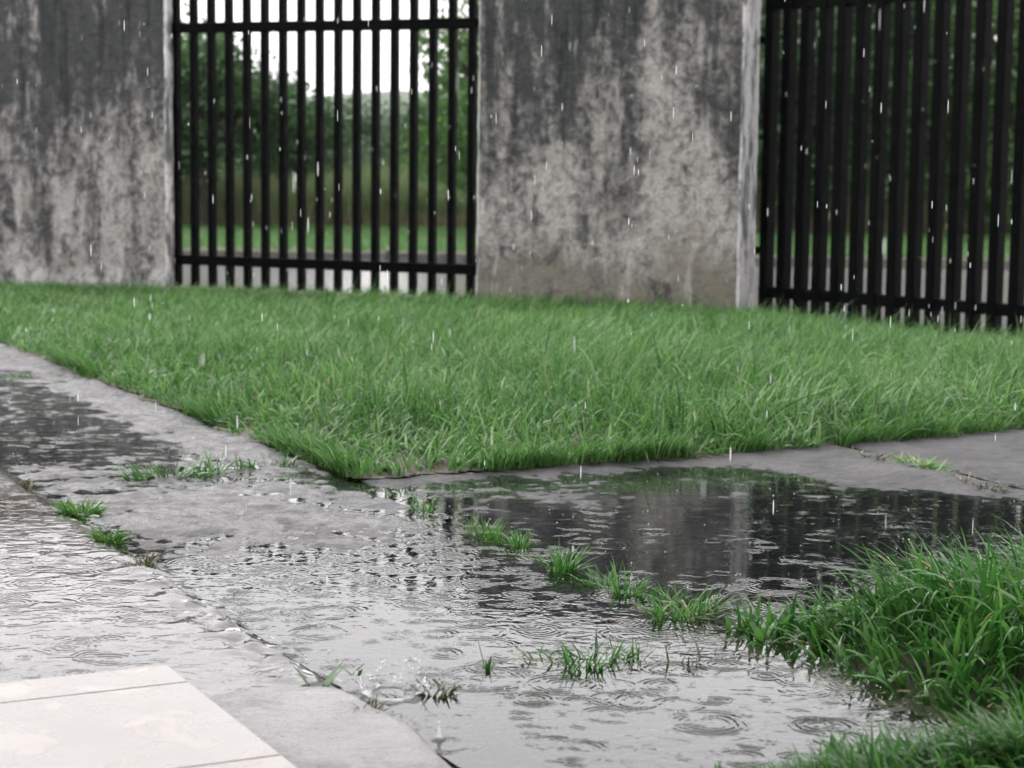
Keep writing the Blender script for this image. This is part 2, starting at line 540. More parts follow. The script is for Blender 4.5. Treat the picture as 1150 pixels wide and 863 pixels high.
wl = wall_box('concrete_wall', sL - 3.4, sL, [M['wallL'], M['plaster']], '', 1, .115)
tag(wl, 'grey concrete wall left of the gates, black mould at its top and white bloom at its foot', 'wall')
wc = wall_box('concrete_pier', sC0, sC1, [M['wallC'], M['plaster']], '', 1)
tag(wc, 'broad concrete pier between the two black gates, mould streaked with a whitewashed end', 'pier')


def gate(name, label, P, U, N, ss, zt0, zb, ztop, s_end, hw=.020, hn=.025, z0=.015):
    root = empty(name, tuple(P))
    tag(root, label, 'gate', 'black bar gates')
    zv = np.array([0, 0, 1.])
    def loc(s, b, z): return U * s + N * b + zv * z
    for z in (zt0, zb):
        mb = MB(); mb.beam(loc(s_end[0], 0, z), loc(s_end[1], 0, z), N, .030, zv, .030)
        mb.build('rail', M['iron'], root)
    first = None
    for i, s in enumerate(ss):
        if first is None:
            mb = MB(); mb.beam(loc(0, 0, z0), loc(0, 0, ztop), U, hw, N, hn)
            # flat welded cap on every bar
            mb.beam(loc(0, 0, ztop), loc(0, 0, ztop + .008), U, hw + .004, N, hn + .004)
            first = o = mb.build('bar', M['iron'], root)
        else:
            o = first.copy(); COL.objects.link(o); o.parent = root
        o.location = tuple(U * s)
    return root


# middle gate
g0 = ws(200, 300, GD); g1 = ws(528.5, 302, GD)
gs = list(np.linspace(g0[0], g1[0], 17))
GP = wp(0, GD); GP[2] = 0
zt = (ws(198, 33, GD)[1] + ws(535, 25.5, GD)[1]) / 2
zb = (ws(200, 291, GD)[1] + ws(528, 303, GD)[1]) / 2
ga = gate('barred_gate', 'closed black barred gate between the left wall and the pier, sky behind it', GP, WU, WN, gs, zt, zb, 1.74, (g0[0] - .04, sC0 - .005))
# right gate
rs = [.02 + .122 * i for i in range(17)]
def rz(px, py):
    return float(hit(px, py, RP, RN)[2])
rt0 = rz(875, 5); rb0 = (rz(858, 327) + rz(1145, 350)) / 2
gb = gate('barred_gate', 'black barred gate swung open right of the pier, seen edge on before dark trees', RP * np.array([1, 1, 0]), RU, RN, rs, rt0, rb0, 1.77, (-.01, rs[-1] + .02), .027, .036, -.06)
# hinges of the swung gate
for z in (.32, 1.45):
    mb = MB()
    mb.tube([RU * -.012 + np.array([0, 0, z - .05]), RU * -.012 + np.array([0, 0, z + .05])], [.014, .014], 10)
    mb.beam(RU * -.012 + np.array([0, 0, z]) - WU * .055, RU * .0 + np.array([0, 0, z]), np.array([0, 0, 1.]), .02, WN, .004)
    mb.build('hinge', M['iron'], gb)
for z in (zt - .02, zb + .03):
    mb = MB()
    mb.beam(WU * (sC0 - .03) + np.array([0, 0, z]), WU * (sC0 + .0) + np.array([0, 0, z]), np.array([0, 0, 1.]), .045, WN, .04)
    mb.build('hinge', M['iron'], ga)

# ------------------------------------------------------------------ ground sheets
mb = MB()
mb.add([(-740, -60, -.10), (740, -60, -.10), (740, 960, -.10), (-740, 960, -.10)], [(0, 1, 2, 3)])
tag(mb.build('ground', M['ground']), kind='structure')


def slab_grid(name, a0, a1, b0, b1, fn, mat, step=.02, thick=.1, edge=.008, jam=1.):
    na = max(2, int((a1 - a0) / step)); nb = max(2, int((b1 - b0) / step))
    A, B = np.meshgrid(np.linspace(a0, a1, na), np.linspace(b0, b1, nb), indexing='ij')
    Z = fn(A, B)
    # rounded and slightly chipped arrises
    d = np.minimum(np.minimum(A - a0, a1 - A), np.minimum(B - b0, b1 - B))
    ch = .5 + 1.6 * fbm(A * 9, B * 9, 31, 3)
    Z = Z - edge * np.exp(-d / (.012 * ch))
    P = O + A[..., None] * AV + B[..., None] * BV
    P[..., 2] = Z
    # crooked edges
    jit = (fbm(A * 5, B * 5, 41, 4) - .5) * .02 * np.exp(-d / .03)
    P += (jit * jam)[..., None] * (AV + BV)
    V = P.reshape(-1, 3); idx = np.arange(na * nb).reshape(na, nb)
    Fq = np.stack([idx[:-1, :-1], idx[1:, :-1], idx[1:, 1:], idx[:-1, 1:]], -1).reshape(-1, 4)[:, ::-1]
    # skirt
    ringi = np.concatenate([idx[0, :], idx[1:, -1], idx[-1, -2::-1], idx[-2:0:-1, 0]])
    low = V[ringi].copy(); low[:, 2] = -thick
    k = len(ringi); base = len(V)
    j = (np.arange(k) + 1) % k
    Fs = np.stack([ringi, ringi[j], base + j, base + np.arange(k)], -1)
    return np.concatenate([V, low]), np.concatenate([Fq, Fs])


# height of the paving relative to the puddle level (0)
def h_walk(A, B):
    n = (fbm(A * 2.4, B * 3.0, 3, 4) - .5) * .010 + (fbm(A * 11, B * 11, 5, 4) - .5) * .011
    n2 = (fbm(A * 24, B * 30, 8, 4) - .5) * .0115 + (fbm(A * 90, B * 90, 18, 2) - .5) * .0022
    dry = sstep(-.32, -.08, B) * sstep(.1, .45, A) * .0055           # strip along the lawn stays out of the water
    pud = -.0032 * sstep(.35, .7, A) * sstep(-.12, -.36, B) * (1 - sstep(2.6, 3.4, A))
    low = -.010 * sstep(-.55, -1.2, A) - .006 * sstep(-.3, -.05, B) * sstep(-.4, -.7, A)
    mid = .0001 * sstep(.34, .2, A) * sstep(-.65, -.2, A) + .003 * np.exp(-((A - .3) / .06) ** 2)
    return n + n2 + dry + pud + low + mid


def h_slab(A, B):
    n = (fbm(A * 2.2 + 9, B * 2.6, 13, 4) - .5) * .008 + (fbm(A * 9, B * 9, 15, 4) - .5) * .010 + (fbm(A * 34, B * 34, 18, 4) - .5) * .006
    pud = -.0065 * sstep(-.03, -.2, A) * (1 - sstep(.9, 1.35, B + .25 * A)) - .004 * sstep(-.5, -.9, A)
    dry = .0035 + .0085 * sstep(.80, 1.25, B + .25 * A)
    return n + pud + dry


def joinvf(L):
    vs, fs = [], []; o = 0
    for v, f in L: vs.append(v); fs.append(f + o); o += len(v)
    return np.concatenate(vs), np.concatenate(fs)


AJ = [-3.6, -1.725, .32, 2.38, 4.42, 6.5, 8.6]
parts = [slab_grid('w', AJ[i] + .006, AJ[i + 1] - .006, -.758, -.012, h_walk, None, .006 if i < 3 else .02) for i in range(len(AJ) - 1)]
v, f = joinvf(parts)
tag(np_mesh('walkway', v, f, M['walk']), kind='structure')
parts = [slab_grid('s', -1.75, -.0 + .05, .008, 1.452, h_slab, None, .006), slab_grid('s', -1.75, .07, 1.468, 3.6, h_slab, None, .01)]
v, f = joinvf(parts)
tag(np_mesh('pavement', v, f, M['slab']), kind='structure')


def h_apron(A, B):
    n = (fbm(A * 3.1 + 4, B * 3.3, 23, 4) - .5) * .007 + (fbm(A * 16, B * 16, 25, 3) - .5) * .0035 + (fbm(A * 50, B * 50, 28, 3) - .5) * .004
    return .0065 + n + .009 * sstep(-1.68, -1.85, A) - .010 * np.exp(-((A - .12) / .22) ** 2 - ((B + 1.0) / .22) ** 2) - .006 * sstep(-.82, -.77, B) * sstep(-.2, -.6, A) * sstep(-1.7, -1.5, A)


parts = [slab_grid('p', -3.6, -.16, -2.9, -.768, h_apron, None, .007, .1, .011, 2.6), slab_grid('p', -.148, 2.4, -2.9, -.772, h_apron, None, .02)]
v, f = joinvf(parts)
tag(np_mesh('apron', v, f, M['apron']), kind='structure')

# porch tiles: raised, with thin joints, eased nosing
def porch():
    TZ = .042
    def ab(px, py):
        q = G(px, py, TZ) - O; return float(q @ AV), float(q @ BV)
    bR = (ab(195, 750)[1] + ab(338, 863)[1]) / 2
    aT = (ab(195, 750)[0] + ab(2, 762)[0]) / 2
    j1 = (ab(0, 788)[0] + ab(205, 768)[0]) / 2
    j2 = (ab(205, 862)[0] + ab(318, 848)[0]) / 2
    mb = MB(); g = .002
    def tile(a0, a1, b0, b1, z):
        mb.prism([W(a0, b0), W(a0, b1), W(a1, b1), W(a1, b0)], -.05, z, 0, .0035)
    cuts = [aT, j1, j2, j2 - (j1 - j2), j2 - 2 * (j1 - j2)]
    for i in range(len(cuts) - 1):
        tile(cuts[i + 1] + g, cuts[i] - g, bR - 1.5, bR, TZ)
    mb.prism([W(cuts[-1] + .01, bR - 1.49), W(cuts[-1] + .01, bR - .006), W(aT - .006, bR - .006), W(aT - .006, bR - 1.49)], -.06, TZ - .0025, 1)
    tag(mb.build('porch_floor', [M['tile'], M['grout']]), kind='structure')
porch()
# eave of the porch the picture was taken from: its drip line falls along the walkway edge
mb = MB(); mb.prism([W(-9, -4.6), W(-9, -.86), W(1.2, -.86), W(1.2, -4.6)], 2.55, 2.72)
tag(mb.build('porch_roof', M['kerb']), kind='structure')

# soil under and between the paving, and under the lawn
mb = MB(); mb.add([W(-6, -3.2, -.045), W(-6, 6, -.045), W(12, 6, -.045), W(12, -3.2, -.045)], [(0, 1, 2, 3)])
tag(mb.build('earth', M['soil']), kind='structure')


# water: the puddle lies at level 0 over walkway and pavement, runoff on the apron
def sheet(name, poly_fn, a0, a1, b0, b1, step, mat):
    na = int((a1 - a0) / step) + 1; nb = int((b1 - b0) / step) + 1
    A, B = np.meshgrid(np.linspace(a0, a1, na), np.linspace(b0, b1, nb), indexing='ij')
    P = O + A[..., None] * AV + B[..., None] * BV
    P[..., 2] = poly_fn(A, B)
    idx = np.arange(na * nb).reshape(na, nb)
    Fq = np.stack([idx[:-1, :-1], idx[1:, :-1], idx[1:, 1:], idx[:-1, 1:]], -1).reshape(-1, 4)[:, ::-1]
    return P.reshape(-1, 3), Fq


v, f = joinvf([sheet('x', lambda A, B: A * 0 + 0., -3.4, -.004, -.764, 1.46, .2, None), sheet('x', lambda A, B: A * 0 + 0., -.004, 4.4, -.764, -.004, .2, None)])
tag(np_mesh('puddle', v, f, M['water']), kind='structure')


def h_run(A, B):
    lip = sstep(-.80, -.755, B)
    z = .0085 - .0095 * lip
    z = z + (fbm(A * 9, B * 9, 71, 3) - .5) * .004 * (1 - lip) * .5
    turb = np.exp(-((B + .80) / .05) ** 2) * sstep(-.5, -.9, A)
    return z + turb * (fbm(A * 34, B * 34, 77, 4) - .42) * .026


v, f = sheet('x', h_run, -1.75, .55, -2.4, -.745, .012, None)
tag(np_mesh('runoff', v, f, M['runoff']), kind='structure')

# ------------------------------------------------------------------ lawn
gend = RP + RU * RLEN
back = [wp(sL - 3.3, .05), wp(sL, .05), wp(sL + .02, GD + .04), wp(sC0, GD + .04), wp(sC0, .05), wp(sC1 + .02, .05), wp(sC1 + .05, THK + .06), RP + RN * .10, gend + RN * .10]
lawn = [W(5.6, -.03), W(3.8, -.03), W(2.4, -.005), W(.42, -.0), W(.02, .005), W(-.005, .05), W(0, .5), W(-.012, 1.0), W(-.01, 1.45), W(.03, 1.8), W(.07, 2.2), W(.1, 3.6)] + [gend + RU * 1.2 + RN * .1] + back[::-1]


def lawn_z(x, y):
    d = edge_dist(x, y, lawn)
    r_ = np.hypot(x, y)
    dip = .055 * sstep(1.1, 1.9, x) * sstep(7.6, 9.0, y + .35 * (x - 1.4))
    return .006 - dip + .022 * sstep(0, .5, d) * (1 - sstep(7.5, 9.8, r_)) - .02 * sstep(7.5, 9.8, r_) + (fbm(x * 2.2, y * 2.2, 51, 3) - .5) * .03 * sstep(0, .3, d)


def ragged(poly, amp):
    out = []
    for i in range(len(poly) - 1):
        p_, q_ = np.array(poly[i]), np.array(poly[(i + 1) % len(poly)]); L_ = np.linalg.norm(q_ - p_); e_ = (q_ - p_) / L_
        nrm = np.array([-e_[1], e_[0], 0.])
        for t_ in np.arange(0, L_, .035):
            c_ = p_ + e_ * t_
            w_ = float(fbm(np.array([c_[0] * 6.]), np.array([c_[1] * 6.]), 301, 4)[0]) - .5
            out.append(c_ + nrm * w_ * amp)
    return out
lawn = ragged(lawn[:11], .17) + lawn[10:]
lo = np.array([p[:2] for p in lawn]).min(0); hi = np.array([p[:2] for p in lawn]).max(0)
# lawn soil as a dense grid clipped to the outline
st = .02
gx, gy = np.meshgrid(np.arange(lo[0], hi[0], st), np.arange(lo[1], hi[1], st), indexing='ij')
cz = lawn_z(gx.ravel(), gy.ravel()).reshape(gx.shape)
inside = inpoly(gx.ravel(), gy.ravel(), lawn).reshape(gx.shape)
idx = np.arange(gx.size).reshape(gx.shape)
q = np.stack([idx[:-1, :-1], idx[1:, :-1], idx[1:, 1:], idx[:-1, 1:]], -1)
okq = inside[:-1, :-1] | inside[1:, :-1] | inside[1:, 1:] | inside[:-1, 1:]
tag(np_mesh('lawn_soil', np.stack([gx, gy, cz], -1).reshape(-1, 3), q[okq].reshape(-1, 4), M['soil']), kind='structure')


def lawn_blades():
    area = (hi - lo).prod()
    x, y = scatter(lawn, int(area * 6800))
    dist = np.hypot(x, y)
    ed = edge_dist(x, y, lawn)
    dens = np.clip(1.0 - np.abs(dist - 7.) / 7., .42, .85) * (1 - .35 * sstep(.6, .1, ed) * (dist < 7.5))
    clump = fbm(x * 5, y * 5, 61, 4)
    keep = (rng.random(len(x)) < dens * (.45 + .9 * clump)) & (ed > .004) & (np.abs(x / y) < .31)
    x, y, ed, dist = x[keep], y[keep], ed[keep], dist[keep]
    n = len(x)
    a_ = (x - O[0]) * AV[0] + (y - O[1]) * AV[1]; b_ = (x - O[0]) * BV[0] + (y - O[1]) * BV[1]
    right = sstep(.6, 2.2, b_)
    left = sstep(.6, -.0, b_)
    big = fbm(x * 1.6, y * 1.6, 63, 3)
    L = rng.uniform(.045, .12, n) * (.75 + .55 * big) * (1 + .45 * right - .15 * left) * (.8 + .2 * sstep(0, .12, ed)) * (1 - .38 * sstep(7.5, 10.5, dist))
    tall = rng.random(n) < .05; L[tall] *= 1.5
    Wd = rng.uniform(.003, .0072, n) * (1 + .2 * sstep(6, 10, dist)) * (1 + .45 * sstep(.7, .1, ed) * (dist < 7.5))
    az = rng.uniform(0, 2 * math.pi, n)
    flow = fbm(x * 2.1, y * 2.1, 65, 3) * 2 * math.pi * 1.5
    lean = rng.random(n) < (.22 + .25 * right)
    az[lean] = np.where(right[lean] > .4, -.3, flow[lean]) + rng.normal(0, .6, lean.sum())
    th0 = rng.uniform(.0, .75, n); th1 = th0 + rng.uniform(.1, 1.7, n)
    tint = np.clip(rng.normal(.42, .26, n) + (fbm(x * 3, y * 3, 67, 3) - .5) * .5, 0, .93)
    tint = np.where(rng.random(n) < .018, rng.uniform(.94, 1, n), tint)
    # cow-licks: whole clumps lie over in their own direction, some stand up
    ci = fbm(x * 4.3, y * 4.3, 163, 2); lay = sstep(.5, .75, fbm(x * 3.1, y * 3.1, 171, 2))
    az = np.where(rng.random(n) < lay * .55, ci * 14. + rng.normal(0, .4, n), az)
    th0 = th0 + lay * .25; th1 = th1 + lay * .35
    L = L * (.72 + .75 * fbm(x * 3.7, y * 3.7, 173, 3))
    # longer blades flop out over the paving along the edge
    P = np.stack([x, y, lawn_z(x, y) - .004], 1)
    main = blades(P, L, Wd, az, th0, th1, rng.normal(0, .5, n), tint, 4)
    fr = []
    for (p_, q_, out, cnt) in ((W(.02, .02), W(-.005, 1.5), -AV, 3000), (W(.0, 1.5), W(.1, 3.0), -AV, 2000), (W(.02, .0), W(5.6, -.03), -BV, 6000)):
        t_ = rng.random(cnt); cl = fbm(t_ * 14, t_ * 0, int(cnt) + 5, 3)
        k = rng.random(cnt) < sstep(.33, .7, cl); t_ = t_[k]; cl = cl[k]; m_ = len(t_)
        PP = p_[None] + (q_ - p_)[None] * t_[:, None] - out[None] * rng.uniform(-.012, .05, m_)[:, None]
        PP[:, 2] = .002
        a0 = math.atan2(out[1], out[0])
        fr.append(blades(PP, rng.uniform(.03, .11, m_) * (.45 + .9 * cl), rng.uniform(.003, .0065, m_), a0 + rng.normal(0, 1.0, m_), rng.uniform(.1, .7, m_), rng.uniform(.8, 1.42, m_), rng.normal(0, .5, m_), np.clip(rng.normal(.45, .25, m_), 0, .93), 5))
    return join([main] + fr)


V_, F_, T_ = lawn_blades()
# broadleaf rosettes mixed in the front of the lawn
def rosettes(x, y, z, n_leaf, Lr, Wr, tilt=(.7, 1.3), t0=(.3, .8)):
    xs = np.repeat(x, n_leaf); ys = np.repeat(y, n_leaf); zs = np.repeat(z, n_leaf)
    n = len(xs)
    P = np.stack([xs + rng.normal(0, .004, n), ys + rng.normal(0, .004, n), zs], 1)
    a0 = rng.uniform(*tilt, n)
    return blades(P, rng.uniform(*Lr, n), rng.uniform(*Wr, n), rng.uniform(0, 6.28, n), a0 * .7, a0 + .5, rng.normal(0, .3, n), rng.uniform(*t0, n), 4)
x, y = scatter(lawn, 9000)
k = (edge_dist(x, y, lawn) < .5) & (np.hypot(x, y) < 7.5) & (rng.random(len(x)) < .5)
R1 = rosettes(x[k], y[k], lawn_z(x[k], y[k]), 6, (.025, .06), (.008, .016))
V_, F_, T_ = join([(V_, F_, T_), R1])
tag(np_mesh('lawn_grass', V_, F_, M['grass'], T_), 'bright green lawn of wet grass between the paving and the wall', 'grass', None, 'stuff')

# ------------------------------------------------------------------ the long grass at lower right
def mound(poly, name, hgt, n, Lr, Wr, leaner, label, mat, seed, soil=True):
    lo_ = np.array([p[:2] for p in poly]).min(0); hi_ = np.array([p[:2] for p in poly]).max(0)
    def zf(x, y):
        d = edge_dist(x, y, poly)
        return hgt * sstep(-.02, .22, np.where(inpoly(x, y, poly), d, -d)) - .02 + (fbm(x * 8, y * 8, seed, 3) - .5) * .02
    gx, gy = np.meshgrid(np.arange(lo_[0] - .08, hi_[0] + .08, .02), np.arange(lo_[1] - .08, hi_[1] + .08, .02), indexing='ij')
    cz = zf(gx.ravel(), gy.ravel()).reshape(gx.shape)
    idx = np.arange(gx.size).reshape(gx.shape)
    q = np.stack([idx[:-1, :-1], idx[1:, :-1], idx[1:, 1:], idx[:-1, 1:]], -1)
    ins = (inpoly(gx.ravel(), gy.ravel(), poly) | (edge_dist(gx.ravel(), gy.ravel(), poly) < .05)).reshape(gx.shape)
    okq = ins[:-1, :-1] & ins[1:, 1:] & ins[1:, :-1] & ins[:-1, 1:]
    tag(np_mesh('soil_bank', np.stack([gx, gy, cz], -1).reshape(-1, 3), q[okq].reshape(-1, 4), M['soil']), kind='structure')
    x, y = scatter(poly, n)
    ed = edge_dist(x, y, poly)
    cl = fbm(x * 9, y * 9, seed + 3, 3)
    keep = rng.random(len(x)) < .35 + .9 * cl
    x, y, ed, cl = x[keep], y[keep], ed[keep], cl[keep]
    m_ = len(x)
    L = rng.uniform(*Lr, m_) * (.35 + .65 * sstep(0, .30, ed)) * (.7 + .6 * cl)
    Wd = rng.uniform(*Wr, m_)
    az = leaner + rng.normal(0, .9, m_)
    swirl = (fbm(x * 4, y * 4, seed + 7, 2) - .5) * 3.2
    az = az + swirl
    th0 = rng.uniform(.05, .5, m_); th1 = th0 + rng.uniform(.4, 2.1, m_)
    tint = np.clip(rng.normal(.45, .22, m_), 0, .9); tint = np.where(rng.random(m_) < .012, 1., tint)
    P = np.stack([x, y, zf(x, y) - .004], 1)
    pr = [blades(P, L, Wd, az, th0, th1, rng.normal(0, .45, m_), tint, 7)]
    x, y = scatter(poly, n // 70)
    k = edge_dist(x, y, poly) < .16
    pr.append(rosettes(x[k], y[k], zf(x[k], y[k]) + .01, 6, (.03, .075), (.009, .018), (.5, 1.2), (.2, .75)))
    v, f, t = join(pr)
    tag(np_mesh(name, v, f, mat, t), label, 'grass', None, 'stuff')


near1 = [G(*q) for q in ((812, 706), (845, 717), (900, 735), (960, 757), (1020, 777), (1080, 792), (1150, 795), (1400, 800))] + [W(-.95, 3.2), W(-1.2, 1.6), W(-1.47, .95), W(-1.56, .5), W(-1.66, .2)]
mound(near1, 'tall_grass', .03, 6300 * 6, (.10, .235), (.005, .0115), math.radians(200), 'long dark green grass spilling over the puddle at right', M['tallgrass'], 81)
near2 = [G(*q) for q in ((790, 895), (860, 880), (905, 870), (960, 862), (1040, 852), (1150, 846), (1350, 846), (1350, 960), (780, 960))]
mound(near2, 'tall_grass', .03, 5200 * 4, (.08, .19), (.004, .0085), math.radians(150), 'grass at the bottom right corner, below the narrow arm of water', M['tallgrass'], 91)


# ------------------------------------------------------------------ weeds in the joints: each tuft a thing
def tuft(px, py, n, r, Lr, Wr, label, mat='tallgrass', name='grass_tuft', cat='grass tuft', stretch=None, spread=(.1, .8), z=0., group='weeds in the paving joints', bend=1.0, t=(.1, .9), flat=False):
    c = G(px, py, z)
    ang = rng.uniform(0, 6.28, n); rr = r * np.sqrt(rng.random(n))
    off = np.stack([np.cos(ang) * rr, np.sin(ang) * rr, np.zeros(n)], 1)
    if stretch is not None:
        off = off + np.outer(rng.uniform(-.5, .5, n) * stretch[1], stretch[0])
        off *= 1
    az = np.arctan2(off[:, 1], off[:, 0]) + rng.normal(0, .9, n)
    th0 = rng.uniform(*spread, n); th1 = th0 + rng.uniform(.2, 1.1, n) * bend
    o = empty(name, (c[0], c[1], z))
    v, f, tt = blades(off + np.array([0, 0, -.014]), rng.uniform(*Lr, n) + .012, rng.uniform(*Wr, n), az, th0, th1, rng.normal(0, .5, n), rng.uniform(*t, n), 5)
    bpy.data.objects.remove(o)
    ob = np_mesh(name, v, f, M[mat], tt)
    ob.location = (c[0], c[1], z)
    tag(ob, label, cat, group)
    return ob


TG = (.0025, .005)
tuft(474, 570, 34, .012, (.02, .05), TG, 'small sparse tuft in the long joint nearest the lawn corner', stretch=(AV, .10), z=.006)
tuft(546, 601, 90, .022, (.025, .06), TG, 'bright tuft in the long joint, third largest up from the puddle corner', stretch=(AV, .10), mat='weed', t=(.0, .6))
tuft(584, 613, 60, .016, (.025, .05), TG, 'low round tuft close below the bright tuft in the long joint', stretch=(AV, .03))
tuft(632, 641, 110, .022, (.03, .075), TG, 'upright bushy tuft standing against the dark puddle, halfway along the joint')
tuft(694, 662, 120, .026, (.03, .07), TG, 'spreading tuft with arching blades on the joint beside the ripple rings', stretch=(AV, .12), spread=(.3, 1.1))
tuft(765, 690, 130, .03, (.03, .08), TG, 'large tuft where the joint meets the long grass', stretch=(BV, .10), spread=(.2, 1.), t=(.2, 1.))
tuft(752, 672, 40, .012, (.03, .06), TG, 'thin tuft leaning over the puddle edge behind the large tuft', spread=(.3, 1.))
tuft(664, 744, 170, .042, (.015, .05), (.003, .0065), 'wide low tuft alone in the water on the cross joint', stretch=(BV + AV * .35, .10), spread=(.2, 1.35), t=(0, .95))
tuft(716, 740, 26, .012, (.02, .05), TG, 'thin stems standing in water just right of the wide low tuft')
tuft(604, 737, 12, .008, (.015, .04), TG, 'tiny sprig in the rippled water left of the wide low tuft', stretch=(BV, .02))
tuft(778, 742, 14, .02, (.015, .04), TG, 'drowned sprigs in the water below the large tuft', stretch=(BV, .08), mat='oldweed')
tuft(490, 778, 130, .020, (.010, .034), (.004, .007), 'clump of brown and green weed beside the water splash', mat='oldweed', name='weed_clump', cat='weed', spread=(.2, 1.4))
tuft(190, 534, 150, .012, (.03, .075), (.0035, .006), 'wide row of thin blades across the walkway joint at left', stretch=(BV, .22), spread=(.3, 1.2), z=.006)
tuft(242, 530, 14, .012, (.05, .10), (.0035, .005), 'few long blades crossing in the walkway joint between the wide row and the short row', spread=(.2, .8), z=.006)
tuft(300, 524, 70, .010, (.02, .065), (.0035, .006), 'short row of blades in the walkway joint next to the lawn edge', stretch=(BV, .14), spread=(.3, 1.2), z=.006)
tuft(90, 574, 130, .035, (.02, .05), (.006, .012), 'bright leafy weed at the broken edge of the walkway, left', mat='weed', name='weed_clump', cat='weed', z=.008, spread=(.3, 1.3), t=(.1, .9))
tuft(123, 603, 80, .028, (.018, .04), (.005, .009), 'smaller weed in the runoff below the bright leafy weed', mat='weed', name='weed_clump', cat='weed', z=.01, spread=(.3, 1.3), t=(0, .5))
tuft(162, 630, 40, .022, (.015, .038), (.003, .006), 'dark shrivelled weed at the walkway edge above the runoff', mat='oldweed', name='weed_clump', cat='weed', z=.006, spread=(.3, 1.4))
tuft(30, 542, 30, .014, (.008, .02), (.003, .006), 'small dark moss clump on the walkway edge at far left', mat='oldweed', name='weed_clump', cat='weed', z=.008)
tuft(411, 797, 60, .016, (.012, .036), (.003, .006), 'muddy sprig below the splash at the step of the walkway', mat='oldweed', name='weed_clump', cat='weed', z=.008, spread=(.3, 1.4))
tuft(1035, 521, 260, .03, (.02, .05), (.004, .008), 'flat yellow green mat of weed in the right slab joint', mat='weed', name='weed_clump', cat='weed', stretch=(AV, .14), spread=(.6, 1.5), t=(.2, 1.), z=.013)
tuft(975, 512, 120, .018, (.015, .035), (.003, .006), 'brown moss in the right slab joint touching the lawn', mat='oldweed', name='weed_clump', cat='weed', stretch=(AV, .14), spread=(.5, 1.5), t=(.3, 1.), z=.013)
tuft(1095, 541, 110, .016, (.012, .03), (.003, .006), 'thin brown weed in the right slab joint nearest the long grass', mat='oldweed', name='weed_clump', cat='weed', stretch=(AV, .2), spread=(.5, 1.5), t=(.3, 1.), z=.013)
tuft(45, 420, 120, .012, (.01, .03), (.003, .005), 'low row of weed in the farthest walkway joint', stretch=(BV, .25), spread=(.5, 1.4), z=.006)

# a single tall blade, folded at its foot
def sprig(px, py, specs, label, mat='tallgrass', z=0., name='grass_sprig', cat='grass sprig', gain=1.):
    c = G(px, py, z); n = len(specs)
    sp = np.array(specs, float)
    v, f, t = blades(np.zeros((n, 3)) + np.array([0, 0, -.01]) + np.stack([sp[:, 6], sp[:, 6] * 0, sp[:, 6] * 0], 1), sp[:, 0] * gain, sp[:, 1] * gain, sp[:, 2], sp[:, 3], sp[:, 4], sp[:, 5], rng.uniform(.2, .6, n), 7)
    ob = np_mesh(name, v, f, M[mat], t); ob.location = tuple(c)
    tag(ob, label, cat, 'weeds in the paving joints')
sprig(546, 752, [(.075, .008, 2.9, .2, .35, .2, 0), (.03, .012, .3, .3, 1.0, .3, .004), (.034, .011, .9, .1, .6, -.3, .002), (.022, .010, 2.4, .4, 1.2, .3, 0), (.026, .010, 4.0, .1, .5, .2, .003)], 'single tall blade standing alone in the water with a folded foot')
sprig(357, 770, [(.045, .010, 2.8, .6, .9, .2, -.008), (.05, .015, .25, .5, .9, .2, .004), (.045, .017, .6, .7, 1.1, -.2, .006), (.03, .009, 3.3, 1.2, 1.5, .2, -.008), (.02, .01, -1.2, .8, 1.4, 0, 0)], 'pair of dark leaves spread like wings, left of the splash', z=.012, gain=1.2, name='weed_leaves', cat='weed')
sprig(395, 752, [(.03, .006, .5, .8, 1.1, .2, 0), (.02, .008, 2.6, .9, 1.4, .2, 0), (.015, .008, 1., .7, 1.3, .2, .01)], 'small floating sprig just behind the splash', z=.012, name='weed_leaves', cat='weed')

# bits of drowned stem and dead blade washed against the grass and the joints
def litter():
    xs = []
    for a0, a1, b0, b1, c_ in ((-1.95, -1.55, -.30, .12, 90), (-1.62, -1.45, -.12, .25, 60), (-.02, .03, .1, 1.5, 60), (-1.76, -1.70, -.5, -.1, 40), (-.9, -.1, -.05, .03, 40), (-.9, .0, 1.44, 1.48, 40), (-2.35, -2.05, -.1, .25, 60)):
        a_ = rng.uniform(a0, a1, c_); b_ = rng.uniform(b0, b1, c_)
        xs.append(O[None] + a_[:, None] * AV[None] + b_[:, None] * BV[None])
    PP = np.concatenate(xs); PP[:, 2] = rng.uniform(.002, .008, len(PP)); n = len(PP)
    return blades(PP, rng.uniform(.008, .04, n), rng.uniform(.0015, .005, n), rng.uniform(0, 6.28, n), rng.uniform(1.3, 1.6, n), rng.uniform(1.35, 1.65, n), rng.normal(0, .4, n), rng.uniform(.3, 1, n), 4)
v, f, t = litter()
tag(np_mesh('plant_debris', v, f, M['oldweed'], t), 'brown scraps of stem and blade washed along the joints and grass edges', 'debris', None, 'stuff')

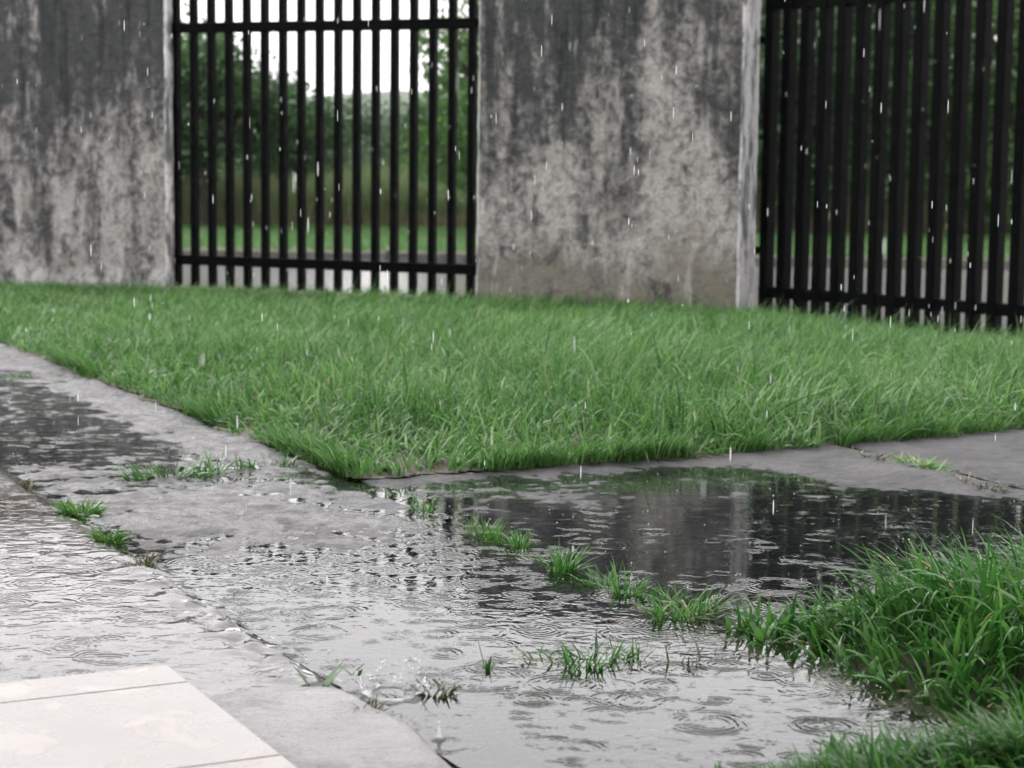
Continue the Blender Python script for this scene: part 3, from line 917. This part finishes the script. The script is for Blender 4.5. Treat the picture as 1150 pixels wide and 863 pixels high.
# ------------------------------------------------------------------ water splash
def splash(px, py):
    c = G(px, py)
    root = empty('water_splash', tuple(c))
    tag(root, 'clear crown of water thrown up by a heavy drop beside the brown weed clump', 'splash')
    n, nr = 72, 9
    vs = []
    for k in range(nr):
        t = k / (nr - 1)
        for i in range(n):
            a = 2 * math.pi * i / n
            jag = .35 + .65 * abs(math.sin(a * 3.5 + .6)) ** 1.4 * (0.55 + .45 * math.sin(a * 2 + 1))
            hh = .017 * (jag if t > .25 else jag * .6 + .4)
            rr = .026 + .0075 * t ** 1.5 + .0016 * math.sin(a * 9 + t * 3)
            vs.append((math.cos(a) * rr, math.sin(a) * rr, -.002 + hh * t))
    for k in range(nr):
        t = 1 - k / (nr - 1)
        for i in range(n):
            x_, y_, z_ = vs[(nr - 1 - k) * n + i]
            s_ = 1 - (.0022 * (.4 + t) / .03)
            vs.append((x_ * s_, y_ * s_, z_ - (.0012 if k == 0 else 0)))
    m_ = 2 * nr
    fs = [(k * n + i, k * n + (i + 1) % n, (k + 1) * n + (i + 1) % n, (k + 1) * n + i) for k in range(m_ - 1) for i in range(n)]
    mb = MB(); mb.add(vs, fs); mb.build('crown', M['splash'], root, True)
    r2 = random.Random(4)
    first = None
    for i in range(48):
        a = r2.uniform(0, 6.28); rr = r2.uniform(.012, .05); z = .01 + .05 * r2.random() ** 1.6; z = z * (1 if rr < .04 else .7)
        s_ = r2.uniform(.0008, .0024)
        if first is None:
            mb = MB(); ball(mb, (0, 0, 0), 1., 1.3); first = o = mb.build('droplet', M['splash'], root, True)
        else:
            o = first.copy(); COL.objects.link(o); o.parent = root
        o.location = (math.cos(a) * rr, math.sin(a) * rr, z); o.scale = (s_, s_, s_)
    for i in range(4):
        a = r2.uniform(0, 6.28); p_ = np.array([math.cos(a) * .03, math.sin(a) * .03, .006])
        mb = MB(); mb.tube([p_, p_ * 1.12 + np.array([0, 0, .009]), p_ * 1.22 + np.array([0, 0, .018])], [.0018, .001, .0006], 8)
        mb.build('jet', M['splash'], root, True)
    root.scale = (1.4, 1.4, .95)


ICO_V, ICO_F = [], []
def _ico():
    t = (1 + 5 ** .5) / 2
    V = [(-1, t, 0), (1, t, 0), (-1, -t, 0), (1, -t, 0), (0, -1, t), (0, 1, t), (0, -1, -t), (0, 1, -t), (t, 0, -1), (t, 0, 1), (-t, 0, -1), (-t, 0, 1)]
    V = [np.array(v) / np.linalg.norm(v) for v in V]
    Fc = [(0, 11, 5), (0, 5, 1), (0, 1, 7), (0, 7, 10), (0, 10, 11), (1, 5, 9), (5, 11, 4), (11, 10, 2), (10, 7, 6), (7, 1, 8), (3, 9, 4), (3, 4, 2), (3, 2, 6), (3, 6, 8), (3, 8, 9), (4, 9, 5), (2, 4, 11), (6, 2, 10), (8, 6, 7), (9, 8, 1)]
    cache = {}; F2 = []
    def mid(a, b):
        k = (min(a, b), max(a, b))
        if k not in cache:
            m_ = V[a] + V[b]; V.append(m_ / np.linalg.norm(m_)); cache[k] = len(V) - 1
        return cache[k]
    for a, b, c in Fc:
        d, e, f_ = mid(a, b), mid(b, c), mid(c, a)
        F2.extend([(a, d, f_), (b, e, d), (c, f_, e), (d, e, f_)])
    return np.array(V), np.array(F2)
ICO_V, ICO_F = _ico()
def ball(mb, c, r, rz=None):
    rz = rz or r
    mb.add(ICO_V * np.array([r, r, rz]) + np.array(c), [tuple(f_) for f_ in ICO_F])


splash(440, 779)
# a cup-shaped dent with a rebound jet further down the walkway
def rebound(px, py, label):
    c = G(px, py); root = empty('water_splash', tuple(c)); tag(root, label, 'splash')
    n = 40; vs = []; prof = [(.011, .0002), (.008, .0012), (.0055, .002), (.0038, .0045), (.0027, .009), (.0020, .014), (.0015, .018), (.0003, .021)]
    for r_, z in prof:
        for i in range(n): vs.append((math.cos(6.2832 * i / n) * r_, math.sin(6.2832 * i / n) * r_, z))
    fs = [(k * n + i, k * n + (i + 1) % n, (k + 1) * n + (i + 1) % n, (k + 1) * n + i) for k in range(len(prof) - 1) for i in range(n)]
    mb = MB(); mb.add(vs, fs); mb.build('jet', M['splash'], root, True)
    mb = MB(); ball(mb, (0, 0, .028), .0022); mb.build('droplet', M['splash'], root, True)
rebound(493, 832, 'small rebound jet of a raindrop in the smooth water near the bottom edge')


# ------------------------------------------------------------------ rain in the air and splashes on the water
def drops(C_, rad, hl, name, mat, label):
    n = len(C_)
    V = ICO_V[None] * np.stack([rad, rad, hl], 1)[:, None, :] + C_[:, None, :]
    Fx = ICO_F[None] + (np.arange(n) * len(ICO_V))[:, None, None]
    tag(np_mesh(name, V.reshape(-1, 3), Fx.reshape(-1, 3), mat), label, 'rain', None, 'stuff')


n = 850
d = rng.uniform(1.25 ** 2, 10.2 ** 2, n) ** .5
px = rng.uniform(-40, 1190, n); py = rng.uniform(-60, 880, n)
D = fw[None] + rt[None] * ((px - CX) / F)[:, None] - up[None] * ((py - CY) / F)[:, None]
C_ = EYE[None] + D * d[:, None]
k = C_[:, 2] > .05
C_, d = C_[k], d[k]
near = d < 2.6
bigp = np.array([(993, 277), (1038, 6), (514, 91), (988, 22), (640, 52), (330, 205), (357, 190), (168, 356), (790, 549)], float)
bigd = rng.uniform(1.5, 2.6, len(bigp))
Db = fw[None] + rt[None] * ((bigp[:, 0] - CX) / F)[:, None] - up[None] * ((bigp[:, 1] - CY) / F)[:, None]
C_ = np.concatenate([C_[~near], C_[near][:6], EYE[None] + Db * bigd[:, None]])
n = len(C_)
drops(C_, rng.uniform(.0004, .0014, n) , rng.uniform(.003, .015, n), 'rain', M['rain'], 'white raindrops falling in front of the wall and gates')

n = 460
a_ = rng.uniform(-2.6, -.05, n); b_ = rng.uniform(-.7, 1.35, n)
a2 = rng.uniform(.4, 3.6, 160); b2 = rng.uniform(-.75, -.1, 160)
a_ = np.concatenate([a_, a2]); b_ = np.concatenate([b_, b2])
k = ~((b_ > 0) & (a_ < -1.6))
a_, b_ = a_[k], b_[k]; n = len(a_)
Pz = O[None] + a_[:, None] * AV[None] + b_[:, None] * BV[None]; Pz[:, 2] = rng.uniform(.0005, .006, n)
r_ = rng.uniform(.0004, .0014, n)
drops(Pz, r_, r_ * rng.uniform(.8, 1.3, n), 'rain_splashes', M['rain'], 'tiny white beads of rain bouncing on the puddle')

# ------------------------------------------------------------------ beyond the gates
Yk = 15.6
def strip(name, y0, y1, z0, z1, mat, x0=-60, x1=60, tilt=-.02):
    mb = MB()
    mb.add([(x0, y0 + tilt * x0, z0), (x1, y0 + tilt * x1, z0), (x1, y1 + tilt * x1, z1), (x0, y1 + tilt * x0, z1)], [(0, 1, 2, 3)])
    return tag(mb.build(name, mat), kind='structure')


# road right behind the wall; near boundary follows the lawn outline loosely, a little below it
mb = MB()
mb.add([(-40, 8.2, -.03), (40, 8.2, -.03), (40, Yk - .8, -.03), (-40, Yk + .8, -.03)], [(0, 1, 2, 3)])
tag(mb.build('road', M['road']), kind='structure')
mb = MB()
for i in range(60):
    x0 = -30 + i; x1 = x0 + .985
    y0 = Yk - .02 * (x0 + .5)
    mb.prism([(x0, y0, 0), (x1, y0 - .02, 0), (x1, y0 + .14, 0), (x0, y0 + .16, 0)], -.1, .045, 0, .012)
tag(mb.build('kerb', M['kerb']), kind='structure')
strip('verge', Yk + .14, 40, .05, .07, M['verge'])


def verge():
    n = 60000
    x = rng.uniform(-5.5, 6.8, n); y = rng.uniform(Yk + .1, 20.8, n) - .02 * x
    k = rng.random(n) < .9
    x, y = x[k], y[k]; n = len(x)
    return blades(np.stack([x, y, np.full(n, .045)], 1), rng.uniform(.04, .09, n), rng.uniform(.006, .012, n), rng.uniform(0, 6.28, n), rng.uniform(0, .4, n), rng.uniform(.5, 1.3, n), rng.normal(0, .5, n), np.clip(rng.normal(.55, .25, n), 0, 1), 3)
v, f, t = verge()
tag(np_mesh('verge_grass', v, f, M['vergegrass'], t), 'strip of short bright grass across the road', 'grass', None, 'stuff')


def reeds():
    n = 34000
    x = rng.uniform(-6.5, 8., n); y = 20.6 + rng.uniform(0, 1, n) ** 1.4 * 3.2 - .02 * x
    hg = .22 + .75 * fbm(x * 1.6, y * .6, 99, 3) + rng.normal(0, .06, n)
    v, f, t = blades(np.stack([x, y, np.full(n, .04)], 1), np.clip(hg, .15, 1.), rng.uniform(.010, .02, n), rng.uniform(0, 6.28, n), rng.uniform(0, .15, n), rng.uniform(.15, .9, n), rng.normal(0, .5, n), np.clip(rng.normal(.4, .22, n), 0, 1), 4)
    n = 15000
    x = rng.uniform(-6.5, 8., n); y = 20.5 + rng.uniform(0, 1, n) ** 1.4 * 1.2 - .02 * x
    q = blades(np.stack([x, y, np.full(n, .04)], 1), rng.uniform(.12, .26, n), rng.uniform(.012, .022, n), rng.uniform(0, 6.28, n), rng.uniform(0, .4, n), rng.uniform(.3, 1.2, n), rng.normal(0, .5, n), rng.uniform(.8, 1, n), 3)
    return join([(v, f, t), q])
v, f, t = reeds()
tag(np_mesh('reed_grass', v, f, M['reed'], t), 'knee high reed grass, green above and brown at its foot, behind the far verge', 'grass', None, 'stuff')


def leaves(cent, n, size, drop=.5):
    """cent: list of (x,y,z,rx,ry,rz,weight); leaf diamonds spread in shells of clumps"""
    cent = np.array(cent, float)
    w = cent[:, 6] / cent[:, 6].sum()
    which = rng.choice(len(cent), n, p=w)
    d_ = rng.normal(0, 1, (n, 3)); d_ /= np.linalg.norm(d_, axis=1)[:, None]
    rr = rng.random(n) ** .45
    P = cent[which, :3] + d_ * rr[:, None] * cent[which, 3:6]
    # sprays: leaves bunch along short twigs
    nt = max(30, n // 16)
    tw = P[rng.integers(0, n, nt)]; td = rng.normal(0, 1, (nt, 3)); td[:, 2] -= .25; td /= np.linalg.norm(td, axis=1)[:, None]
    it = rng.integers(0, nt, n); along = rng.uniform(-1, 1, n)
    Q = tw[it] + td[it] * (along * size * 4.5)[:, None] + rng.normal(0, size * .5, (n, 3))
    sel = rng.random(n) < .75
    P = np.where(sel[:, None], Q, P)
    ax = rng.normal(0, 1, (n, 3)); ax[:, 2] -= drop; ax /= np.linalg.norm(ax, axis=1)[:, None]
    nr = rng.normal(0, 1, (n, 3)); nr[:, 2] += .6
    sd = np.cross(ax, nr); sd /= np.linalg.norm(sd, axis=1)[:, None]
    L = size * rng.uniform(.7, 1.35, n); wv = L * rng.uniform(.32, .5, n)
    bend = np.cross(sd, ax) * (L * .12)[:, None]
    V = np.stack([P - ax * L[:, None] * .5, P + sd * wv[:, None] * .5 + bend, P + ax * L[:, None] * .5, P - sd * wv[:, None] * .5 + bend], 1)
    Fq = (np.arange(n) * 4)[:, None] + np.arange(4)[None]
    tone = vnoise(P[:, 0] * 2.2, P[:, 2] * 2.6 + P[:, 1], 7)
    T = np.repeat(np.clip(.15 + .7 * tone + rng.normal(0, .16, n), 0, 1), 4)
    return V.reshape(-1, 3), Fq, T


def tree(name, cat, label, x, y, h, cr, nclump, n, size, mat, low=.3, trunk_r=.06, group='trees beyond the gates', drop=.5, squash=1.):
    r2 = np.random.default_rng(int(abs(x * 131 + y * 17 + h * 7)) + 5)
    root = empty(name, (x, y, 0.03)); tag(root, label, cat, group)
    mb = MB()
    top = h * .72
    trunk = [np.array([0, 0, 0.]), np.array([r2.normal(0, .04), r2.normal(0, .04), top * .3]), np.array([r2.normal(0, .09), r2.normal(0, .09), top * .65]), np.array([r2.normal(0, .14), r2.normal(0, .1), top])]
    mb.tube(trunk, [trunk_r * 1.3, trunk_r, trunk_r * .7, trunk_r * .35], 9)
    cl = []
    for i in range(nclump):
        a = r2.uniform(0, 6.28); q = r2.random() ** .6
        z = h * (low + (1 - low) * r2.random())
        wz = math.sin(math.pi * min(1, max(.12, (z / h - low * .7) / (1 - low * .7)))) ** .6 * squash
        p_ = np.array([math.cos(a) * cr * q * wz, math.sin(a) * cr * q * wz, z])
        rc = cr * r2.uniform(.2, .42)
        cl.append((*p_, rc, rc, rc * .62, rc ** 2))
        s_ = trunk[1] + (trunk[3] - trunk[1]) * r2.uniform(.1, .95)
        midp = (s_ + p_) / 2 + np.array([0, 0, .05 * h])
        mb.tube([s_, midp, p_], [trunk_r * .42, trunk_r * .25, trunk_r * .08], 6)
    mb.build('trunk', M['bark'], root, True)
    v, f, t = leaves(cl, n, size, drop)
    np_mesh('crown', v, f, M[mat], t, root)
    return root


def at2(px, dist): return (px - CX) / 2214 * dist, dist
def at(px, dist): return (px - CX) / 2214 * dist
TR = 'trees beyond the gates'
tree('leafy_tree', 'tree', 'dark spreading tree with low branches behind the left half of the closed gate', *at2(222, 20.0), 1.75, .95, 30, 11000, .085, 'leafD', .40, .075)
tree('leafy_tree', 'tree', 'taller loose tree filling the left edge of the closed gate', *at2(175, 21.2), 2.15, .85, 22, 6500, .09, 'leafM', .3, .06)
tree('leafy_tree', 'tree', 'low round tree right of the dark spreading tree, its top below the sky gap', *at2(312, 22.4), 1.45, .75, 20, 6500, .08, 'leafD', .36, .06)
tree('feathery_tree', 'tree', 'tall feathery tree overhanging the right end of the closed gate', *at2(548, 19.0), 3.0, 1.0, 40, 9500, .085, 'leafM', .22, .09)
tree('feathery_tree', 'tree', 'tall tree hidden for the most part behind the pier', *at2(735, 21.5), 3.6, 1.4, 46, 16000, .11, 'leafM', .15, .11)
tree('leafy_tree', 'tree', 'dense tree just right of the pier, behind the swung gate', *at2(880, 20.6), 3.6, 1.6, 52, 20000, .10, 'leafD', .10, .10)
tree('leafy_tree', 'tree', 'paler tree in the middle of the swung gate', *at2(1010, 22.0), 3.9, 1.6, 50, 20000, .10, 'leafM', .10, .10)
tree('leafy_tree', 'tree', 'dark tree with small sky gaps at the right edge', *at2(1135, 20.4), 3.6, 1.4, 40, 12000, .10, 'leafM', .12, .10)
tree('leafy_tree', 'tree', 'dark tree farthest back in the swung gate', *at2(960, 25.5), 4.3, 1.9, 50, 16000, .13, 'leafD', .05, .10)
BG = 'bushes behind the reeds'
tree('bush', 'bush', 'grey green bush behind the reeds in the middle of the closed gate', at(395, 29.), 29., 1.25, 1.5, 26, 10000, .10, 'leafG', .05, .05, BG)
tree('bush', 'bush', 'bush under the tall feathery tree, behind the reeds', at(480, 27.), 27., 1.15, .9, 22, 9000, .10, 'leafG', .05, .05, BG)
tree('bush', 'bush', 'dark bush low behind the spreading tree at left', at(255, 26.), 26., .9, 1.3, 26, 10000, .10, 'leafD', .05, .05, BG)
tree('bush', 'bush', 'pale bush touching the pier at the right of the closed gate', at(560, 25.), 25., 1.6, 1.3, 22, 8000, .10, 'leafG', .05, .05, BG)
tree('bush', 'bush', 'low dark bush at the foot of the trees behind the swung gate', at(930, 21.6), 21.6, 1.5, 1.4, 24, 9000, .09, 'leafD', .03, .05, BG)
tree('bush', 'bush', 'low bush at the right edge behind the swung gate', at(1090, 21.8), 21.8, 1.5, 1.5, 24, 9000, .09, 'leafD', .03, .05, BG)

# far wooded hill
nx, ny = 120, 24
X, Y = np.meshgrid(np.linspace(-220, 160, nx), np.linspace(0, 1, ny), indexing='ij')
Z = (4.5 + 3.4 * np.exp(-((X + 14) / 30) ** 2) + 3 * fbm(X / 22, X * 0, 3, 3)) * np.sin(np.pi * np.clip(Y, 0, 1)) + (fbm(X / 3, Y * 40, 5, 3) - .5) * 1.0
Z[:, 0] = -1; Z[:, -1] = -1
P = np.stack([X * 2.1, 460 + 180 * Y, Z * 2.1 - 1.], -1).reshape(-1, 3)
idx = np.arange(nx * ny).reshape(nx, ny)
Fq = np.stack([idx[:-1, :-1], idx[1:, :-1], idx[1:, 1:], idx[:-1, 1:]], -1).reshape(-1, 4)
tag(np_mesh('hill', P, Fq, M['hill']), kind='structure')

# ------------------------------------------------------------------ rain haze
m = MT('rain haze'); vol = m.n('VolumePrincipled', {'Color': (.93, .94, .96, 1), 'Density': .00022, 'Anisotropy': .2})
m.t.links.new(vol.outputs[0], m.out.inputs[1])
mb = MB(); mb.prism([(-760, -70), (760, -70), (760, 1000), (-760, 1000)], -4.6, 60)
tag(mb.build('haze', m.m), kind='stuff', label='thin pale rain haze in the air over the whole place', cat='haze')

# ------------------------------------------------------------------ light
SUN_EL, SUN_AZ = math.radians(50), math.radians(-50)      # soft through cloud, ahead and to the left
w = bpy.data.worlds.new('World'); S.world = w; w.use_nodes = True
nt = w.node_tree; nt.nodes.clear()
sky = nt.nodes.new('ShaderNodeTexSky'); sky.sky_type = 'NISHITA'; sky.sun_disc = False
sky.sun_elevation = SUN_EL; sky.sun_rotation = SUN_AZ; sky.air_density = 1.2; sky.dust_density = 5.; sky.ozone_density = 1.
hs = nt.nodes.new('ShaderNodeHueSaturation'); hs.inputs['Saturation'].default_value = .10
bg = nt.nodes.new('ShaderNodeBackground'); bg.inputs[1].default_value = .12
out = nt.nodes.new('ShaderNodeOutputWorld')
mixc = nt.nodes.new('ShaderNodeMix'); mixc.data_type = 'RGBA'; mixc.blend_type = 'MULTIPLY'; mixc.inputs[0].default_value = 1.
mixc.inputs[7].default_value = (1., .975, .985, 1)
nt.links.new(sky.outputs[0], hs.inputs['Color']); nt.links.new(hs.outputs[0], mixc.inputs[6])
# even cloud deck over the clear sky, slightly uneven
tc = nt.nodes.new('ShaderNodeTexCoord'); cn = nt.nodes.new('ShaderNodeTexNoise'); cn.inputs['Scale'].default_value = 1.6; cn.inputs['Detail'].default_value = 5
mr = nt.nodes.new('ShaderNodeMapRange'); mr.inputs[1].default_value = .3; mr.inputs[2].default_value = .7; mr.inputs[3].default_value = 4.4; mr.inputs[4].default_value = 5.6
cc = nt.nodes.new('ShaderNodeMix'); cc.data_type = 'RGBA'; cc.blend_type = 'MULTIPLY'; cc.inputs[0].default_value = 1.; cc.inputs[7].default_value = (1., .98, .99, 1)
cm = nt.nodes.new('ShaderNodeMix'); cm.data_type = 'RGBA'; cm.inputs[0].default_value = .72
nt.links.new(tc.outputs['Generated'], cn.inputs[0]); nt.links.new(cn.outputs[0], mr.inputs[0]); nt.links.new(mr.outputs[0], cc.inputs[6])
nt.links.new(mixc.outputs[2], cm.inputs[6]); nt.links.new(cc.outputs[2], cm.inputs[7]); nt.links.new(cm.outputs[2], bg.inputs[0]); nt.links.new(bg.outputs[0], out.inputs[0])
sun = bpy.data.lights.new('sun', 'SUN'); sun.energy = .5; sun.angle = math.radians(40); sun.color = (1, .97, .94)
so = bpy.data.objects.new('sun', sun); COL.objects.link(so)
sd = Vector((math.sin(SUN_AZ) * math.cos(SUN_EL), math.cos(SUN_AZ) * math.cos(SUN_EL), math.sin(SUN_EL)))
so.rotation_euler = sd.to_track_quat('Z', 'Y').to_euler()

# ------------------------------------------------------------------ camera
cam = bpy.data.cameras.new('camera'); co = bpy.data.objects.new('camera', cam); COL.objects.link(co)
mw = Matrix(((rt[0], up[0], -fw[0], 0), (rt[1], up[1], -fw[1], 0), (rt[2], up[2], -fw[2], H), (0, 0, 0, 1)))
co.matrix_world = mw
cam.sensor_width = 36; cam.lens = F / 1150 * 36
cam.clip_start = .05; cam.clip_end = 2000
cam.dof.use_dof = True; cam.dof.focus_distance = 3.7; cam.dof.aperture_fstop = 7.
S.camera = co
S.view_settings.view_transform = 'Standard'; S.view_settings.look = 'None'
S.view_settings.gamma = 1; S.view_settings.use_curve_mapping = False
S.view_settings.exposure = 2.12
S.render.engine = 'CYCLES'
S.cycles.use_denoising = True
S.cycles.max_bounces = 8; S.cycles.transparent_max_bounces = 16
S.cycles.sample_clamp_indirect = 8
